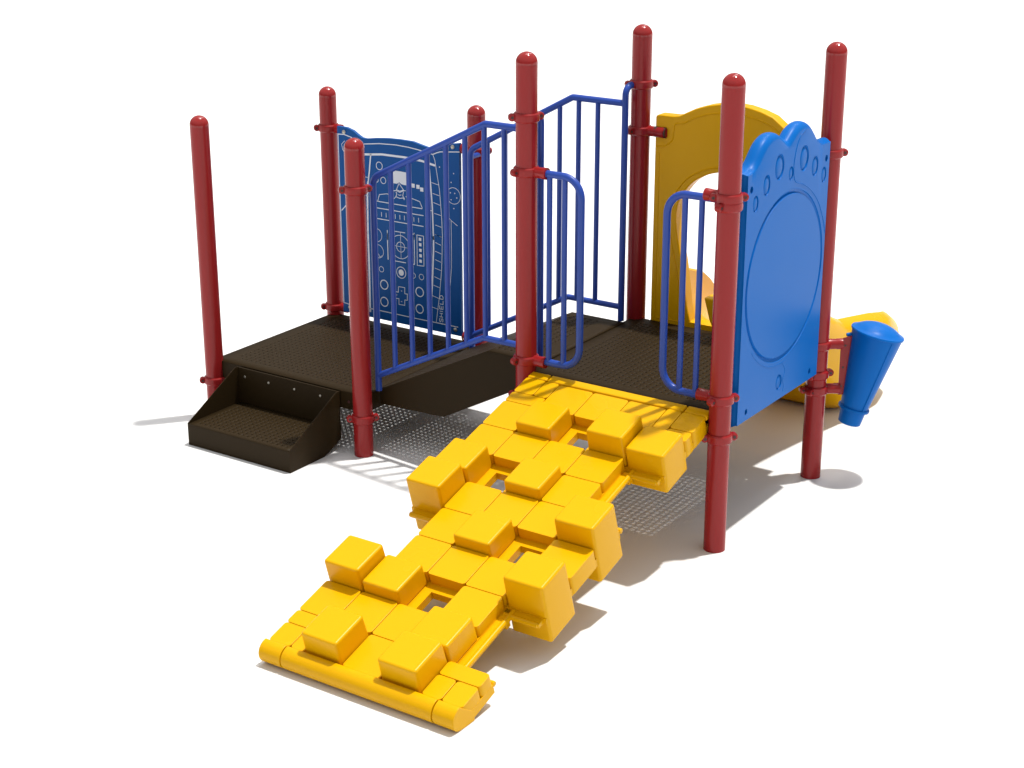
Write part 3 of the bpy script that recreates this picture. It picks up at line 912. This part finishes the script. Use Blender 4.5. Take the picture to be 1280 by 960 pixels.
# flat tiles with rounded corners and fine seams
def rrect(x0, x1, s0, s1, r, n=4):
    P = []
    for cx, cy, a0 in ((x1 - r, s1 - r, 0), (x0 + r, s1 - r, 90), (x0 + r, s0 + r, 180), (x1 - r, s0 + r, 270)):
        for k in range(n + 1):
            a = math.radians(a0 + 90 * k / n)
            P.append((cx + r * math.cos(a), cy + r * math.sin(a)))
    return P
def tile(x0, x1, s0, s1, gap=.05, n0=-1.95, n1=0.0, name="tile"):
    bm = bmesh.new()
    if x1 > 107: n0 = -3.15
    prism(bm, rrect(x0 + gap, x1 - gap, s0 + gap, s1 - gap, .5), lambda a, b: rp(a, b, n0), lambda a, b: rp(a, b, n1))
    return obj(name, bm, YEL, ramp, bevel=.07, segs=2)
def block(x0, x1, s0, s1, lo, h):
    bm = bmesh.new()
    cx, cs = (x0 + x1) / 2, (s0 + s1) / 2
    P = rrect(x0, x1, s0, s1, .5, 5)
    d = .13 * h / 3.5
    dl, dr_ = (0 if x0 < XE[1] else d), (0 if x1 > XE[4] + 2 else d)
    def top_(a, b):
        a = a + dl if a < cx else a - dr_
        b = b + d if b < cs else b - d
        return rp(a, b, h)
    prism(bm, P, lambda a, b: rp(a, b, lo), top_)
    return obj("block", bm, YEL, ramp, bevel=.40, segs=5)
for k, row in GRID.items():
    for j, ch in enumerate(row):
        s0, s1, x0, x1 = S0[k], S0[k + 1], XE[j], XE[j + 1]
        if ch == 'F':
            if k == 0 and j == 0:
                tile(x0, 77.8, s0, 6.4); tile(77.8, x1, s0, 6.4); tile(x0, x1, 6.4, s1)
            elif k == 0 and j == 4:
                tile(x0, x1, 6.4, s1); tile(104.0, x1, s0, 6.4); tile(x0, 104.0, s0, 6.4)
            elif k == 9 and j == 0:
                tile(x0, x1, s0, 66.8); tile(x0, 77.7, 66.8, 71.2); tile(77.7, x1, 66.8, 71.2)
            elif k == 9 and j == 4:
                tile(x0, 103.4, s0, 71.2); tile(103.4, x1, 66.6, 71.2); tile(103.4, x1, s0, 66.6)
            else:
                tile(x0, x1, s0, s1)
        elif ch in '12':
            h = {'1': 1.85, '2': 3.55}[ch]
            if (k, j) in ((1, 3), (6, 0)): h = 2.2
            lo = -1.95
            if j in (0, 4): lo = {8: -5.2, 5: -6.5, 3: -6.5}.get(k, -3.2)
            block(x0 + .06, x1 - .03, s0 + .06, s1 - .06, lo, h)
# top lip resting on the deck edge
bm = bmesh.new()
for x0, x1 in ((XE[0], 77.6), (77.75, 103.35), (103.5, XE[5] - .02)):
    box(bm, x0, x1, 71.25, 73.0, -1.0, .05, tf=rp)
obj("top_lip", bm, YEL, ramp, bevel=.3, segs=3)
# round nose at the foot
for x0, x1 in ((XE[0], 77.7), (77.9, 103.95), (104.15, XE[5])):
    bm = bmesh.new()
    cy_, cz_, r_ = -68.1, 1.85, 1.8
    a0 = math.radians(97)
    pts = []
    q = rp(0, 2.34, -.03)
    pts.append((q.y, q.z))
    for t in range(0, 13):
        a = a0 + (math.radians(255) - a0) * t / 12
        pts.append((cy_ + r_ * 1.04 * math.cos(a), cz_ + r_ * math.sin(a)))
    pts += [(-67.2, .02), (-65.0, .03)]
    q = rp(0, 2.34, -2.0)
    pts.append((q.y + 2.2, q.z + .1))
    prism(bm, pts, lambda a, b, x=x0: (x, a, b), lambda a, b, x=x1: (x, a, b))
    obj("foot_roll", bm, YEL, ramp, bevel=.12, segs=2, bang=50)
bm = bmesh.new()
for x0, x1 in ((XE[0] + .03, XE[1]), (XE[4], XE[5] - .03)):
    q0, q1, q2, q3 = rp(0, 2.3, -1.9), rp(0, 9.1, -1.9), rp(0, 9.1, -3.3), rp(0, 2.3, -3.3)
    prism(bm, [(q0.y, q0.z), (q1.y, q1.z), (q2.y, max(.02, q2.z)), (-66.5, .02)], lambda a, b, x=x0: (x, a, b), lambda a, b, x=x1: (x, a, b))
obj("foot_side", bm, YEL, ramp)
# tray rims on the open sides
bm = bmesh.new()
def ledge(x0, x1, s0, s1):
    box(bm, x0, x1, s0, s1, -2.85, -2.05, tf=rp)
def lip(a, b):
    tube(bm, [rp(*a), rp(*b)], .42, seg=12)
for (k0, k1) in ((1, 3), (6, 8)):
    ledge(XE[4] - .2, 102.2, S0[k0] - .0, S0[k1] + .0)
    lip((102.0, S0[k0], -2.2), (102.0, S0[k1], -2.2))
for (j, k) in ((4, 3), (4, 8)):
    ledge(XE[4], XE[5] - .7, S0[k] - 1.25, S0[k] + .3)
    lip((XE[4] + .2, S0[k] - 1.15, -2.3), (XE[5] - .9, S0[k] - 1.15, -2.3))
for s in (S0[1] + .35, S0[6] + .4):
    lip((XE[4], s, -2.2), (XE[5] - .1, s, -2.2))
ledge(XE[0] + .7, XE[1], S0[5] - 1.25, S0[5] + .3)
lip((XE[0] + .7, S0[5] - 1.15, -2.3), (XE[1], S0[5] - 1.15, -2.3))
ledge(79.2, XE[1] + .2, S0[3], S0[5])
lip((79.4, S0[3], -2.3), (79.4, S0[5], -2.3))
lip((XE[0] + .7, S0[3] + .5, -2.0), (XE[1], S0[3] + .5, -2.0))
obj("tray_rim", bm, YEL, ramp, bevel=.12, segs=2, bang=50)
# ribs under the open rims
bm = bmesh.new()
for s in (S0[1] + 1.2, S0[3] - 2.0, S0[8] - 1.2):
    box(bm, XE[4] - .4, XE[4] + 1.0, s, s + 1.0, -4.2, -2.7, tf=rp)
box(bm, XE[1] - 4.5, XE[1] - .2, S0[5] - .2, S0[5] + .6, -6.0, -2.7, tf=rp)
obj("tray_rib", bm, YEL, ramp, bevel=.1)
bpy.context.view_layer.update()
